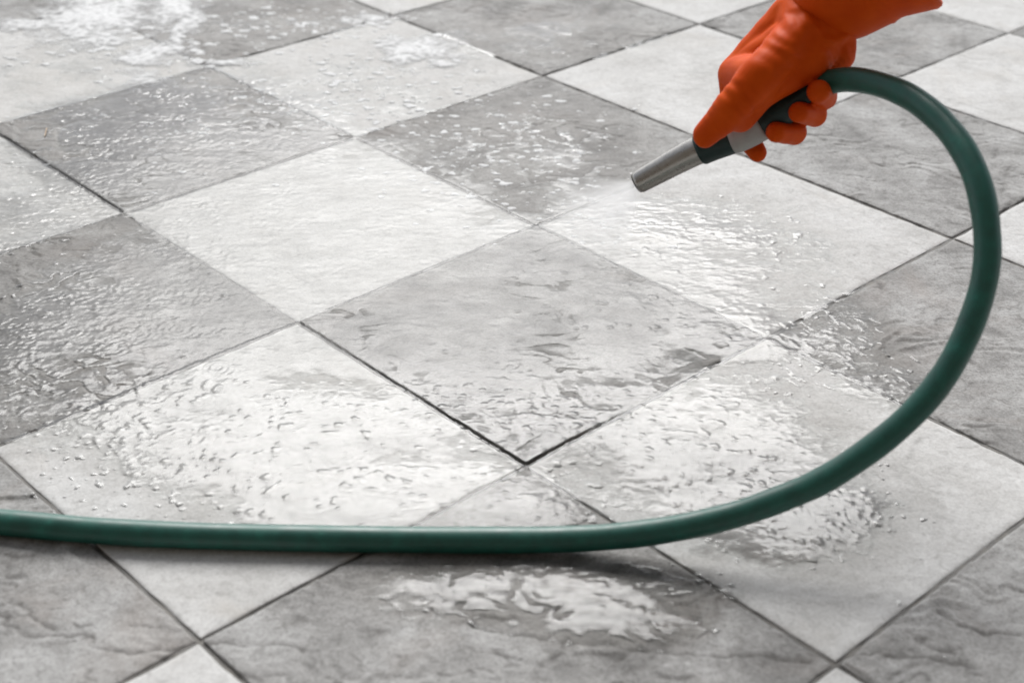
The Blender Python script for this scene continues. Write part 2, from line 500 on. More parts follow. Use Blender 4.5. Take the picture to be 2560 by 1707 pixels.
def make_tile(i, j, n):
    t = axis_params(n)
    p = JOINT / 2 + t * (1 - JOINT)
    uu, vv = np.meshgrid(i + p, j + p)
    ii, jj = np.full(uu.shape, i), np.full(uu.shape, j)
    z = tile_plane(uu, vv, ii, jj) + tile_relief(uu, vv, ii, jj)
    # worn, slightly wavy edges
    x, y = to_xy(uu, vv)
    wob = 0.0018 / TILE
    eu = np.exp(-(np.minimum(uu - i, i + 1 - uu)) / 0.004)
    ev = np.exp(-(np.minimum(vv - j, j + 1 - vv)) / 0.004)
    uu2 = uu - np.sign(uu - i - 0.5) * eu * wob * (0.3 + fbm(x / 0.03 + 3 * i, y / 0.03 + 5 * j, 301, 3))
    vv2 = vv - np.sign(vv - j - 0.5) * ev * wob * (0.3 + fbm(x / 0.03 + 7 * i, y / 0.03 - 2 * j, 305, 3))
    x, y = to_xy(uu2, vv2)
    c = cover(x, y)
    cx, cy = to_xy(np.array(i + 0.5), np.array(j + 0.5))
    N = len(t)
    V = np.stack([x - cx, y - cy, z], -1).reshape(-1, 3)
    Q = grid_quads(N, N)
    # sides
    idx = np.arange(N * N).reshape(N, N)
    ring = np.concatenate([idx[0, :-1], idx[:-1, -1], idx[-1, :0:-1], idx[:0:-1, 0]])
    low = V[ring].copy()
    low[:, 2] = -0.009
    b0 = len(V)
    V = np.concatenate([V, low])
    m = len(ring)
    k = np.arange(m)
    S = np.stack([ring, b0 + k, b0 + (k + 1) % m, ring[(k + 1) % m]], -1)
    if True:
        Q = np.concatenate([Q, S])
    me = mesh_np('tile', V, Q)
    a = me.attributes.new('wet', 'FLOAT', 'POINT')
    w = smooth(0.2, 0.85, super_blobs(x, y, FILM, 1.5) + 0.12 * fbm(x / 0.07, y / 0.05, 203, 3)).ravel()
    a.data.foreach_set('value', np.concatenate([w, np.maximum(w[ring], 0.6)]).astype(np.float32))
    cleft_shade = np.maximum(tile_cleft_shade(uu, vv, ii, jj), crack_field(*to_xy(uu, vv)) * (0.9 if (i + j) % 2 else 0.0)).ravel()
    a = me.attributes.new('cleft_shade', 'FLOAT', 'POINT')
    a.data.foreach_set('value', np.concatenate([cleft_shade, cleft_shade[ring]]).astype(np.float32))
    o = link('tile', me, MAT_DARK if (i + j) % 2 else MAT_LIGHT, floor)
    o.location = (float(cx), float(cy), 0)
    return o

n_tiles = 0
for i in range(-9, 4):
    for j in range(-5, 8):
        near = any(in_view(i + a, j + b, 0.01) for a in (0, 0.25, 0.5, 0.75, 1) for b in (0, 0.25, 0.5, 0.75, 1))
        make_tile(i, j, 130 if near else 7)
        n_tiles += 1

# ------------------------------------------------------------------ water on the floor
def add_domes(x0, dx, ys, H, drops):
    """H[iy, ix] = max(H, dome) ; drops: (x, y, rx, ry, ang, h)"""
    for (cx, cy, ra, rb, ang, h) in drops:
        R = max(ra, rb)
        ix0, ix1 = int((cx - R - x0) / dx), int((cx + R - x0) / dx) + 2
        iy0, iy1 = np.searchsorted(ys, cy - R), np.searchsorted(ys, cy + R) + 1
        ix0, iy0 = max(ix0, 0), max(iy0, 0)
        ix1, iy1 = min(ix1, H.shape[1]), min(iy1, H.shape[0])
        if ix1 <= ix0 or iy1 <= iy0:
            continue
        X = x0 + dx * np.arange(ix0, ix1)[None, :] - cx
        Y = ys[iy0:iy1][:, None] - cy
        ca, sa = math.cos(ang), math.sin(ang)
        q = ((X * ca + Y * sa) / ra) ** 2 + ((-X * sa + Y * ca) / rb) ** 2
        q = q * (1 + 0.25 * np.sin(3 * np.arctan2(Y, X) + cx * 999))
        d = h * np.clip(1 - q, 0, 1) ** 0.8
        H[iy0:iy1, ix0:ix1] = np.maximum(H[iy0:iy1, ix0:ix1], d)

def build_water():
    x0, x1, dx = -0.80, 0.62, 0.00125
    nx = int((x1 - x0) / dx)
    ys = [-0.27]
    while ys[-1] < 1.22:
        ys.append(ys[-1] + 0.0012 + 0.0011 * max(0, ys[-1] + 0.05))
    ys = np.array(ys)
    xs = x0 + dx * np.arange(nx)
    X, Y = np.meshgrid(xs, ys)
    U, Vv = to_uv(X, Y)
    I, J = np.floor(U), np.floor(Vv)
    pl = tile_plane(U, Vv, I, J)
    zt = pl + tile_relief(U, Vv, I, J)
    d = np.minimum(np.minimum(U - I, I + 1 - U), np.minimum(Vv - J, J + 1 - Vv)) * TILE
    joint = d < 0.0018
    c = cover(X, Y)
    ag = super_blobs(X, Y, AGIT, 2.0)
    mi = super_blobs(X, Y, MICRO, 2.0) * (0.75 + 0.35 * fbm(X / 0.04, Y / 0.03, 460, 3))
    mi = np.clip(mi, 0, 1)
    # still swells, then small choppy ripples where the jet drives the sheet
    lx, ly = X + 0.004 * perlin(X / 0.02, Y / 0.02, 401), Y + 0.004 * perlin(X / 0.02, Y / 0.02, 402)
    swell = 0.00010 * fbm(lx / 0.030, ly / 0.018, 410, 2)
    chop = 0.00006 * perlin(lx / 0.0125, ly / 0.0085, 420) + 0.00017 * perlin(lx / 0.0060, ly / 0.0047, 421) + 0.00014 * perlin(lx / 0.0038, ly / 0.0034, 422)
    patch = 0.15 + 1.25 * smooth(-0.4, 0.6, fbm(X / 0.055, Y / 0.040, 430, 3))
    rip = swell * 0.6 + chop * (0.05 + 0.62 * ag) * patch
    for (cx, cy, R, A, lam) in ((-0.3116, 0.1988, 0.020, 0.00013, 0.0062), (-0.3448, 0.1898, 0.018, 0.00011, 0.0055), (-0.4035, 0.1915, 0.016, 0.00010, 0.006), (-0.2393, 0.266, 0.016, 0.00008, 0.006), (-0.265, 0.1339, 0.018, 0.00018, 0.0055), (0.2671, -0.0579, 0.016, 0.00012, 0.008), (-0.42, 0.30, 0.016, 0.00010, 0.006), (-0.12, 0.10, 0.015, 0.0002, 0.006)):
        rr = np.hypot(X - cx, Y - cy)
        rip = rip + A * np.cos(rr / lam * 2 * math.pi) * np.exp(-(rr / R) ** 2 * 1.5)
    bx = np.exp(-((X - 0.03) / 0.13) ** 2 - ((Y + 0.155) / 0.05) ** 2)
    rip = rip + bx * (0.00062 * perlin(lx / 0.020, ly / 0.0105, 450) + 0.00026 * perlin(lx / 0.0095, ly / 0.006, 451))
    zw = pl + (-0.00165 + 0.0027 * c) + rip
    # drops and bubbles standing on the sheet and on the bare stone
    H = np.zeros_like(X)
    drops = []
    def scatter(n, cx, cy, rx, ry, lo, hi, p=2.2, stretch=(1.0, 1.5), ang=None):
        for _ in range(n):
            x, y = cx + rx * rng.uniform(-1, 1), cy + ry * rng.uniform(-1, 1)
            r = lo + (hi - lo) * rng.random() ** p
            s = rng.uniform(*stretch)
            a = rng.uniform(0, 3.14) if ang is None else ang + rng.normal() * 0.12
            drops.append((x, y, r * s, r, a, r * rng.uniform(0.20, 0.33)))
    scatter(820, -0.16, 0.01, 0.22, 0.11, 0.0010, 0.0037, 2.1)
    scatter(340, 0.06, 0.01, 0.16, 0.10, 0.0010, 0.0037, 2.1)
    scatter(170, 0.02, 0.10, 0.11, 0.08, 0.0009, 0.0028, 2.0)
    scatter(260, 0.16, 0.05, 0.13, 0.13, 0.0009, 0.0027, 2.0)
    scatter(420, 0.14, 0.36, 0.15, 0.15, 0.0010, 0.0034, 2.4)
    scatter(220, -0.02, 0.62, 0.16, 0.18, 0.0010, 0.0024, 2.4)
    scatter(600, -0.42, 0.22, 0.14, 0.22, 0.0009, 0.0030, 2.4)
    scatter(200, -0.40, 0.62, 0.22, 0.20, 0.0010, 0.0028)
    scatter(260, -0.34, -0.03, 0.09, 0.08, 0.0009, 0.0018)
    scatter(90, 0.03, -0.155, 0.12, 0.04, 0.0011, 0.0030, 2.2)
    scatter(140, 0.27, 0.17, 0.09, 0.07, 0.0009, 0.0024)
    scatter(46, 0.285, 0.185, 0.06, 0.06, 0.0014, 0.0024, 1.5, (2.0, 4.5), -1.0)
    scatter(70, -0.55, 0.85, 0.18, 0.16, 0.0012, 0.0026, 2.2)
    scatter(80, 0.22, -0.07, 0.09, 0.05, 0.0010, 0.0030)
    scatter(60, 0.30, -0.17, 0.06, 0.05, 0.0008, 0.0020)
    add_domes(x0, dx, ys, H, drops)
    fine = 0.00042 * fbm(X / 0.017, Y / 0.009, 440, 4, 0.62)
    th = zw - zt - fine
    pos = np.maximum(th, 0)
    e = 0.00016
    rounded = np.sqrt(pos * (pos + e)) - 0.5 * e * (1 - np.exp(-pos / e))
    deep = np.maximum(zw - zt, pos)
    thin = np.where(th > 0, pos + (deep - pos) * smooth(0.0, 0.0005, pos) + 0.00006 + 0.0002 * smooth(0, 0.0005, pos), th)
    surf = zt + thin
    base = np.where(th > 0, surf, zt)
    withdrop = np.where(H > 0, base + H * (0.75 + 0.25 * (th <= 0)), surf)
    keep = (th > 0) | (H > 0.00008)
    keep &= ~(joint & (c < 0.62))
    z = withdrop
    Q = grid_quads(nx, len(ys))
    kf = keep.ravel()
    zf = z.ravel()
    zq = zf[Q]
    ok = (kf[Q].sum(1) >= 3) & ((zq.max(1) - zq.min(1)) < 0.0016)
    Q = Q[ok]
    # bare corner of a kept face tucks under the stone
    tuck = ~kf
    zf = np.where(tuck, zt.ravel() - 0.0004, zf)
    used = np.unique(Q)
    remap = np.full(nx * len(ys), -1, dtype=np.int64)
    remap[used] = np.arange(len(used))
    V = np.stack([X.ravel()[used], Y.ravel()[used], zf[used]], -1)
    me = mesh_np('water', V, remap[Q])
    at = me.attributes.new('micro', 'FLOAT', 'POINT')
    at.data.foreach_set('value', np.ascontiguousarray(mi.ravel()[used], dtype=np.float32))
    at = me.attributes.new('film', 'FLOAT', 'POINT')
    fl = np.where(H > 0.00008, 1.0, 0.10 + 0.90 * smooth(0.0, 0.0009, pos)) * (1 - 0.48 * mi)
    at.data.foreach_set('value', np.ascontiguousarray(fl.ravel()[used], dtype=np.float32))
    o = link('water', me, MAT_WATER)
    tag(o, 'thin rippling sheet of clear water with drops on the tiles', kind='structure')
    return o
water = build_water()

# ------------------------------------------------------------------ foam
FOAM = [(-0.5889, 1.0551, 0.0661, 0.1120, 1.0), (-0.4935, 1.0887, 0.0304, 0.0665, 1.0), (-0.4598, 1.0086, 0.0130, 0.0889, 0.9), (-0.4835, 0.8980, 0.0393, 0.0357, 0.8), (-0.4887, 0.8201, 0.0244, 0.0303, 0.6), (-0.1422, 0.9248, 0.0455, 0.0456, 0.85), (-0.1746, 0.9394, 0.0229, 0.0363, 0.8), (-0.1116, 0.8817, 0.0251, 0.0235, 0.7), (-0.3834, 0.8717, 0.0445, 0.0126, 0.7), (-0.6744, 0.9963, 0.0469, 0.0215, 0.7), (-0.2168, 1.0586, 0.0361, 0.0255, 0.7), (-0.5621, 0.9681, 0.0348, 0.0433, 0.6)]

def foam_material():
    M = NT('soap_foam')
    tc = M.add('TexCoord')
    vo = M.add('TexVoronoi', Scale=420.0)
    M.l(tc.outputs['Object'], vo.inputs['Vector'])
    p = M.add('BsdfPrincipled', Roughness=0.6, IOR=1.33)
    p.inputs['Base Color'].default_value = (0.60, 0.605, 0.605, 1)
    b = M.add('Bump', Strength=0.5, Distance=0.001)
    M.l(vo.outputs['Distance'], b.inputs['Height'])
    M.l(b.outputs['Normal'], p.inputs['Normal'])
    th = M.add('Attribute', _attribute_name='thick')
    n = M.add('TexNoise', Scale=110.0, Detail=4.0, Roughness=0.7)
    M.l(tc.outputs['Object'], n.inputs['Vector'])
    op = M.math('ADD', M.math('MULTIPLY', th.outputs['Fac'], 1.4), M.math('MULTIPLY', M.math('SUBTRACT', n.outputs['Fac'], 0.5), 1.3), True)
    tr = M.add('BsdfTransparent')
    mx = M.add('MixShader')
    M.l(op, mx.inputs['Fac'])
    M.l(tr.outputs[0], mx.inputs[1])
    M.l(p.outputs['BSDF'], mx.inputs[2])
    M.l(mx.outputs[0], M.out.inputs['Surface'])
    return M.m
MAT_FOAM = foam_material()

def build_foam():
    x0, x1, y0, y1, s = -0.78, 0.16, 0.36, 1.25, 0.0017
    nx, ny = int((x1 - x0) / s), int((y1 - y0) / s)
    ys = y0 + s * np.arange(ny)
    X, Y = np.meshgrid(x0 + s * np.arange(nx), ys)
    wx = X + 0.022 * fbm(X / 0.06, Y / 0.06, 501, 3)
    wy = Y + 0.030 * fbm(X / 0.06, Y / 0.06, 505, 3)
    f = super_blobs(wx, wy, FOAM, 1.0) - 0.22 + 0.30 * fbm(X / 0.030, Y / 0.034, 511, 3)
    H = np.where(f > 0, 0.0034 * np.clip(f, 0, 1) ** 0.8 * (0.8 + 0.35 * perlin(X / 0.009, Y / 0.009, 520)), 0)
    drops = []
    def flecks(n, cx, cy, rx, ry, lo, hi):
        for _ in range(n):
            r = lo + (hi - lo) * rng.random() ** 2.6
            a = rng.uniform(-0.4, 0.4)
            drops.append((cx + rx * rng.normal() * 0.5, cy + ry * rng.normal() * 0.5, r * rng.uniform(1.0, 1.8), r, a, min(r * 0.14, 0.0006)))
    flecks(360, -0.03, 0.62, 0.15, 0.18, 0.0013, 0.0046)
    flecks(280, -0.20, 0.80, 0.15, 0.14, 0.0014, 0.0048)
    flecks(230, -0.55, 0.95, 0.20, 0.14, 0.0016, 0.0056)
    flecks(180, -0.30, 1.02, 0.16, 0.10, 0.0016, 0.0056)
    flecks(70, 0.10, 0.43, 0.08, 0.06, 0.0013, 0.0036)
    flecks(150, -0.40, 0.66, 0.18, 0.14, 0.0013, 0.0036)
    FL = np.zeros_like(H)
    add_domes(x0, s, ys, FL, drops)
    H = np.maximum(H, FL)
    U, Vv = to_uv(X, Y)
    I, J = np.floor(U), np.floor(Vv)
    z = tile_plane(U, Vv, I, J) + 0.0006 + H
    keep = H > 0.00005
    z = np.where(keep, z, z - 0.0012)
    Q = grid_quads(nx, ny)
    Q = Q[keep.ravel()[Q].sum(1) >= 1]
    used = np.unique(Q)
    remap = np.full(nx * ny, -1, dtype=np.int64)
    remap[used] = np.arange(len(used))
    V = np.stack([X.ravel()[used], Y.ravel()[used], z.ravel()[used]], -1)
    me = mesh_np('foam', V, remap[Q])
    at = me.attributes.new('thick', 'FLOAT', 'POINT')
    tk = np.clip(H / 0.0026, 0, 1)
    at.data.foreach_set('value', np.ascontiguousarray(np.where(FL > 0, np.maximum(tk, 0.70 * (H > 0.00005)), tk).ravel()[used], dtype=np.float32))
    o = link('foam', me, MAT_FOAM)
    tag(o, 'white soap foam and flecks drifting over the far tiles', 'foam', kind='stuff')
build_foam()

# ------------------------------------------------------------------ unseen slab added behind the camera: keeps the sky off hand and hose
def box_mesh(name, lo, hi):
    bm = bmesh.new()
    bmesh.ops.create_cube(bm, size=1.0)
    for v in bm.verts:
        v.co = Vector([lo[k] + (v.co[k] + 0.5) * (hi[k] - lo[k]) for k in range(3)])
    bmesh.ops.bevel(bm, geom=bm.edges[:], offset=0.01, segments=2, affect='EDGES')
    me = bpy.data.meshes.new(name)
    bm.to_mesh(me)
    bm.free()
    return me

sky_block = bpy.data.objects.new('sky_block', None)
sky_block.location = (0.0, -1.75, 0.0)
col.objects.link(sky_block)
tag(sky_block, 'unseen brown slab added behind the viewer to block the sky', 'sky_block')
def sky_block_part(name, lo, hi, mat):
    return link(name, box_mesh(name, lo, hi), mat, sky_block)
sky_block_part('sky_block_slab', (-7.0, -0.3, -0.004), (7.0, 0.0, 5.2), MAT_SKY_BLOCK)
sky_block_part('sky_block_ledge', (-7.2, -0.4, 5.202), (7.2, 0.35, 5.36), MAT_SKY_BLOCK)

# ------------------------------------------------------------------ garden hose and nozzle
HOSE = [(-0.5095, -0.0837, 0.0103), (-0.4425, -0.0903, 0.0103), (-0.3823, -0.0960, 0.0103), (-0.3281, -0.1028, 0.0103), (-0.2750, -0.1072, 0.0103), (-0.1766, -0.1088, 0.0103), (-0.0728, -0.1075, 0.0103), (-0.0036, -0.1058, 0.0103), (0.0340, -0.1048, 0.0115), (0.0625, -0.1078, 0.0164), (0.0994, -0.1092, 0.0238), (0.1386, -0.1086, 0.0346), (0.1631, -0.1068, 0.0435), (0.1939, -0.1034, 0.0569), (0.2129, -0.1011, 0.0667), (0.2427, -0.0934, 0.0875), (0.2674, -0.0855, 0.1085), (0.2934, -0.0721, 0.1368), (0.3113, -0.0515, 0.1734), (0.3188, -0.0360, 0.1994), (0.3193, -0.0231, 0.2192), (0.3165, -0.0019, 0.2448), (0.3095, 0.0232, 0.2617), (0.2991, 0.0527, 0.2720), (0.2881, 0.0730, 0.2768), (0.2791, 0.0920, 0.2794), (0.2583, 0.1206, 0.2786), (0.2397, 0.1405, 0.2729), (0.2248, 0.1501, 0.2636)]
NOZ = [(0.2304, 0.1486, 0.2669), (0.2250, 0.1507, 0.2627), (0.2136, 0.1507, 0.2528), (0.2014, 0.1509, 0.2434), (0.1890, 0.1518, 0.2333), (0.1762, 0.1532, 0.2239), (0.1628, 0.1552, 0.2156), (0.1334, 0.1603, 0.2006), (0.0884, 0.1668, 0.1686)]

def hose_material():
    M = NT('green_rubber_hose')
    tc = M.add('TexCoord')
    n = M.add('TexNoise', Scale=60.0, Detail=6.0, Roughness=0.65)
    M.l(tc.outputs['Object'], n.inputs['Vector'])
    p = M.add('BsdfPrincipled', IOR=1.5)
    p.inputs['Coat Weight'].default_value = 0.25
    p.inputs['Coat Roughness'].default_value = 0.30
    M.l(M.ramp(n.outputs['Fac'], [(0.3, (0.004, 0.064, 0.047)), (0.6, (0.005, 0.098, 0.072)), (0.75, (0.010, 0.14, 0.105))]).outputs['Color'], p.inputs['Base Color'])
    M.l(M.ramp(n.outputs['Fac'], [(0.3, (0.38,) * 3), (0.7, (0.62,) * 3)]).outputs['Color'], p.inputs['Roughness'])
    b = M.add('Bump', Strength=0.25, Distance=0.0006)
    M.l(n.outputs['Fac'], b.inputs['Height'])
    M.l(b.outputs['Normal'], p.inputs['Normal'])
    M.l(p.outputs['BSDF'], M.out.inputs['Surface'])
    return M.m
MAT_HOSE = hose_material()
MAT_GRIP = simple('dark_green_rubber', (0.006, 0.026, 0.024), 0.42, 90, 0.25, 0.0003)
MAT_SLEEVE = simple('grey_plastic', (0.36, 0.355, 0.34), 0.42, 80, 0.12, 0.0002)
MAT_METAL = simple('brushed_steel', (0.40, 0.385, 0.36), 0.30, 200, 0.12, 0.0, metallic=1.0)
MAT_MOUTH_SHADE = simple('mouth_shade', (0.01, 0.01, 0.01), 0.6)

hose_root = bpy.data.objects.new('garden_hose', None)
hose_root.location = (0, 0, 0)
hose_root.empty_display_size = 0.05
col.objects.link(hose_root)
tag(hose_root, 'dark green rubber garden hose looping from the wet floor up to its spray nozzle', 'hose')

left_tail = [(-2.6, 0.55, 0.0103), (-1.9, 0.22, 0.0103), (-1.3, 0.02, 0.0103), (-0.9, -0.055, 0.0103), (-0.68, -0.072, 0.0103)]
hp = relax(catmull(left_tail + HOSE, 12), 90)
def hose_ridge(s, i):
    return 1.0 + (0.016 if s % 2 else -0.006) + 0.006 * math.sin(i * 0.11 + 2 * math.sin(i * 0.037))
link('hose_tube', tube('hose_tube', hp, lambda i: 0.0095 + 0.00012 * math.sin(i * 0.37), 56, hose_ridge), MAT_HOSE, hose_root)

nz = relax(catmull(NOZ, 12), 4)
npath = len(nz)
def arc(path):
    s = [0.0]
    for a, b in zip(path, path[1:]):
        s.append(s[-1] + (b - a).length)
    return s
ns = arc(nz)
L = ns[-1]
def sub_path(a, b, n):
    out = []
    for k in range(n):
        t = a + (b - a) * k / (n - 1)
        q = next((m for m in range(1, npath) if ns[m] >= t), npath - 1)
        w = (t - ns[q - 1]) / max(1e-9, ns[q] - ns[q - 1])
        out.append(nz[q - 1].lerp(nz[q], w))
    return out
def profile_tube(name, a, b, prof, mat, parent, seg=40, ridge=None, cap=True):
    """prof: list of (t 0..1, radius)"""
    n = 40
    path = sub_path(a, b, n)
    def rad(i):
        t = i / (n - 1)
        for (t0, r0), (t1, r1) in zip(prof, prof[1:]):
            if t <= t1:
                return r0 + (r1 - r0) * (t - t0) / max(1e-9, t1 - t0)
        return prof[-1][1]
    return link(name, tube(name, path, rad, seg, ridge, cap), mat, parent)
# arc positions of the nozzle pieces, from the hose end to the tip
A_grip0, A_grip1, A_slv1, A_col1 = 0.0, L * 0.355, L * 0.505, L * 0.665
grip = profile_tube('grip', A_grip0, A_grip1, [(0, 0.0098), (0.15, 0.0102), (0.5, 0.0118), (0.9, 0.0124), (1.0, 0.0118)], MAT_GRIP, hose_root)
sleeve = profile_tube('sleeve_ring', A_grip1 - 0.001, A_slv1, [(0, 0.0122), (0.06, 0.0131), (0.9, 0.0131), (1.0, 0.0124)], MAT_SLEEVE, hose_root, 48,
                      lambda s, i: 1.0 - (0.035 if (s // 3) % 4 == 0 and 6 < i < 33 else 0.0))
collar = profile_tube('collar', A_slv1 - 0.001, A_col1, [(0, 0.0119), (0.06, 0.0126), (0.5, 0.0129), (0.93, 0.0131), (1.0, 0.0122)], MAT_GRIP, hose_root)
tip = profile_tube('steel_tip', A_col1 - 0.002, L, [(0, 0.0116), (0.5, 0.0105), (0.92, 0.0094), (0.975, 0.0092), (1.0, 0.0084)], MAT_METAL, hose_root, 40,
                   lambda s, i: 1.0 - (0.03 if s % 10 == 0 and i > 8 else 0.0))
T_, N_ = frames(nz)
tipdir = T_[-1]
def ring_mesh(name, c, d, r_out, r_in, depth):
    n = d.orthogonal().normalized()
    b = d.cross(n)
    V, F, S = [], [], 32
    for (r, h) in ((r_out, 0.0), (r_in, 0.0002), (r_in, -depth)):
        for s in range(S):
            a = 2 * math.pi * s / S
            V.append(tuple(c + d * h + (n * math.cos(a) + b * math.sin(a)) * r))
    for k in range(2):
        for s in range(S):
            s2 = (s + 1) % S
            F.append((k * S + s, k * S + s2, (k + 1) * S + s2, (k + 1) * S + s))
    F.append(tuple(range(2 * S, 3 * S)))
    me = bpy.data.meshes.new(name)
    me.from_pydata(V, [], F)
    return me
link('spray_mouth', ring_mesh('spray_mouth', nz[-1] + tipdir * 0.0004, tipdir, 0.0084, 0.0066, 0.0), MAT_MOUTH_SHADE, tip)  # flat black cap: shade of the open mouth put into its colour

# ------------------------------------------------------------------ gloved hand and arm
HAND = dict(
    wl=(0.2086, 0.1955, 0.3067, 0.0184), wr=(0.2351, 0.1864, 0.3011, 0.0190), imcp=(0.1652, 0.1837, 0.2575, 0.0161), ipip=(0.1662, 0.1821, 0.2196, 0.0117), idip=(0.1763, 0.1747, 0.2072, 0.0098), itip=(0.1834, 0.1614, 0.2005, 0.0081), mmcp=(0.1821, 0.2022, 0.2631, 0.0149), mpip=(0.2065, 0.1841, 0.2231, 0.0117), mdip=(0.2105, 0.1577, 0.2197, 0.0102), mtip=(0.1920, 0.1354, 0.2291, 0.0082), rmcp=(0.2010, 0.2099, 0.2722, 0.0146), rpip=(0.2216, 0.1871, 0.2378, 0.0114), rdip=(0.2246, 0.1558, 0.2361, 0.0098), rtip=(0.2075, 0.1331, 0.2468, 0.0084), pmcp=(0.2200, 0.2115, 0.2788, 0.0136), ppip=(0.2353, 0.1871, 0.2535, 0.0106), pdip=(0.2314, 0.1543, 0.2511, 0.0091), ptip=(0.2205, 0.1321, 0.2646, 0.0093), cmc=(0.2079, 0.1662, 0.2966, 0.0193), tmcp=(0.1747, 0.1313, 0.2770, 0.0163), tip_j=(0.1520, 0.1221, 0.2518, 0.0139), ttip=(0.1357, 0.1262, 0.2294, 0.0103), th1=(0.1767, 0.1395, 0.2615, 0.0143), th2=(0.2144, 0.1583, 0.2833, 0.0193), hy1=(0.2328, 0.1764, 0.2980, 0.0188), hy2=(0.2396, 0.1715, 0.2819, 0.0154), tw1=(0.1617, 0.1296, 0.2429, 0.0118), cf0=(0.2246, 0.1884, 0.3045, 0.0332), cf1=(0.2446, 0.1861, 0.3299, 0.0437), cf2=(0.2731, 0.1859, 0.3589, 0.0462))

def add_capsule(bm, a, b):
    pa, pb, ra, rb = Vector(a[:3]), Vector(b[:3]), a[3], b[3]
    d = pb - pa
    ln = d.length
    d.normalize()
    n = d.orthogonal().normalized()
    t = d.cross(n)
    S, rings = 20, []
    for k in range(1, 6):
        an = math.pi / 2 * (1 - k / 5)
        rings.append((pa - d * ra * math.sin(an), ra * math.cos(an)))
    for k in range(0, 5):
        an = math.pi / 2 * k / 5
        rings.append((pb + d * rb * math.sin(an), rb * math.cos(an)))
    vs = []
    for c, r in rings:
        vs.append([bm.verts.new(c + (n * math.cos(2 * math.pi * s / S) + t * math.sin(2 * math.pi * s / S)) * r) for s in range(S)])
    v0, v1 = bm.verts.new(pa - d * ra), bm.verts.new(pb + d * rb)
    for k in range(len(vs) - 1):
        for s in range(S):
            bm.faces.new((vs[k][s], vs[k][(s + 1) % S], vs[k + 1][(s + 1) % S], vs[k + 1][s]))
    for s in range(S):
        bm.faces.new((v0, vs[0][(s + 1) % S], vs[0][s]))
        bm.faces.new((v1, vs[-1][s], vs[-1][(s + 1) % S]))

def glove_material():
    M = NT('orange_rubber_glove')
    tc = M.add('TexCoord')
    n = M.add('TexNoise', Scale=45.0, Detail=5.0, Roughness=0.55)
    n2 = M.add('TexNoise', Scale=900.0, Detail=2.0)
    M.l(tc.outputs['Object'], n.inputs['Vector'])
    M.l(tc.outputs['Object'], n2.inputs['Vector'])
    p = M.add('BsdfPrincipled', Roughness=0.5, IOR=1.25)
    M.l(M.ramp(n.outputs['Fac'], [(0.3, (0.57, 0.062, 0.004)), (0.7, (0.65, 0.084, 0.005))]).outputs['Color'], p.inputs['Base Color'])
    p.inputs['Specular IOR Level'].default_value = 0.2
    p.inputs['Subsurface Weight'].default_value = 0.04
    p.inputs['Subsurface Radius'].default_value = (1.0, 0.25, 0.1)
    p.inputs['Subsurface Scale'].default_value = 0.004
    h = M.math('ADD', M.math('MULTIPLY', n.outputs['Fac'], 1.0), M.math('MULTIPLY', n2.outputs['Fac'], 0.06))
    b = M.add('Bump', Strength=0.3, Distance=0.0015)
    M.l(h, b.inputs['Height'])
    M.l(b.outputs['Normal'], p.inputs['Normal'])
    M.l(p.outputs['BSDF'], M.out.inputs['Surface'])
    return M.m
MAT_GLOVE = glove_material()
MAT_SLV = simple('black_knit_sleeve', (0.012, 0.013, 0.014), 0.85, 300, 0.4, 0.0008)

person = bpy.data.objects.new('person', None)
person.empty_display_size = 0.05
col.objects.link(person)
tag(person, 'person in an orange rubber glove gripping the hose nozzle, dark sleeve inside the cuff', 'person')

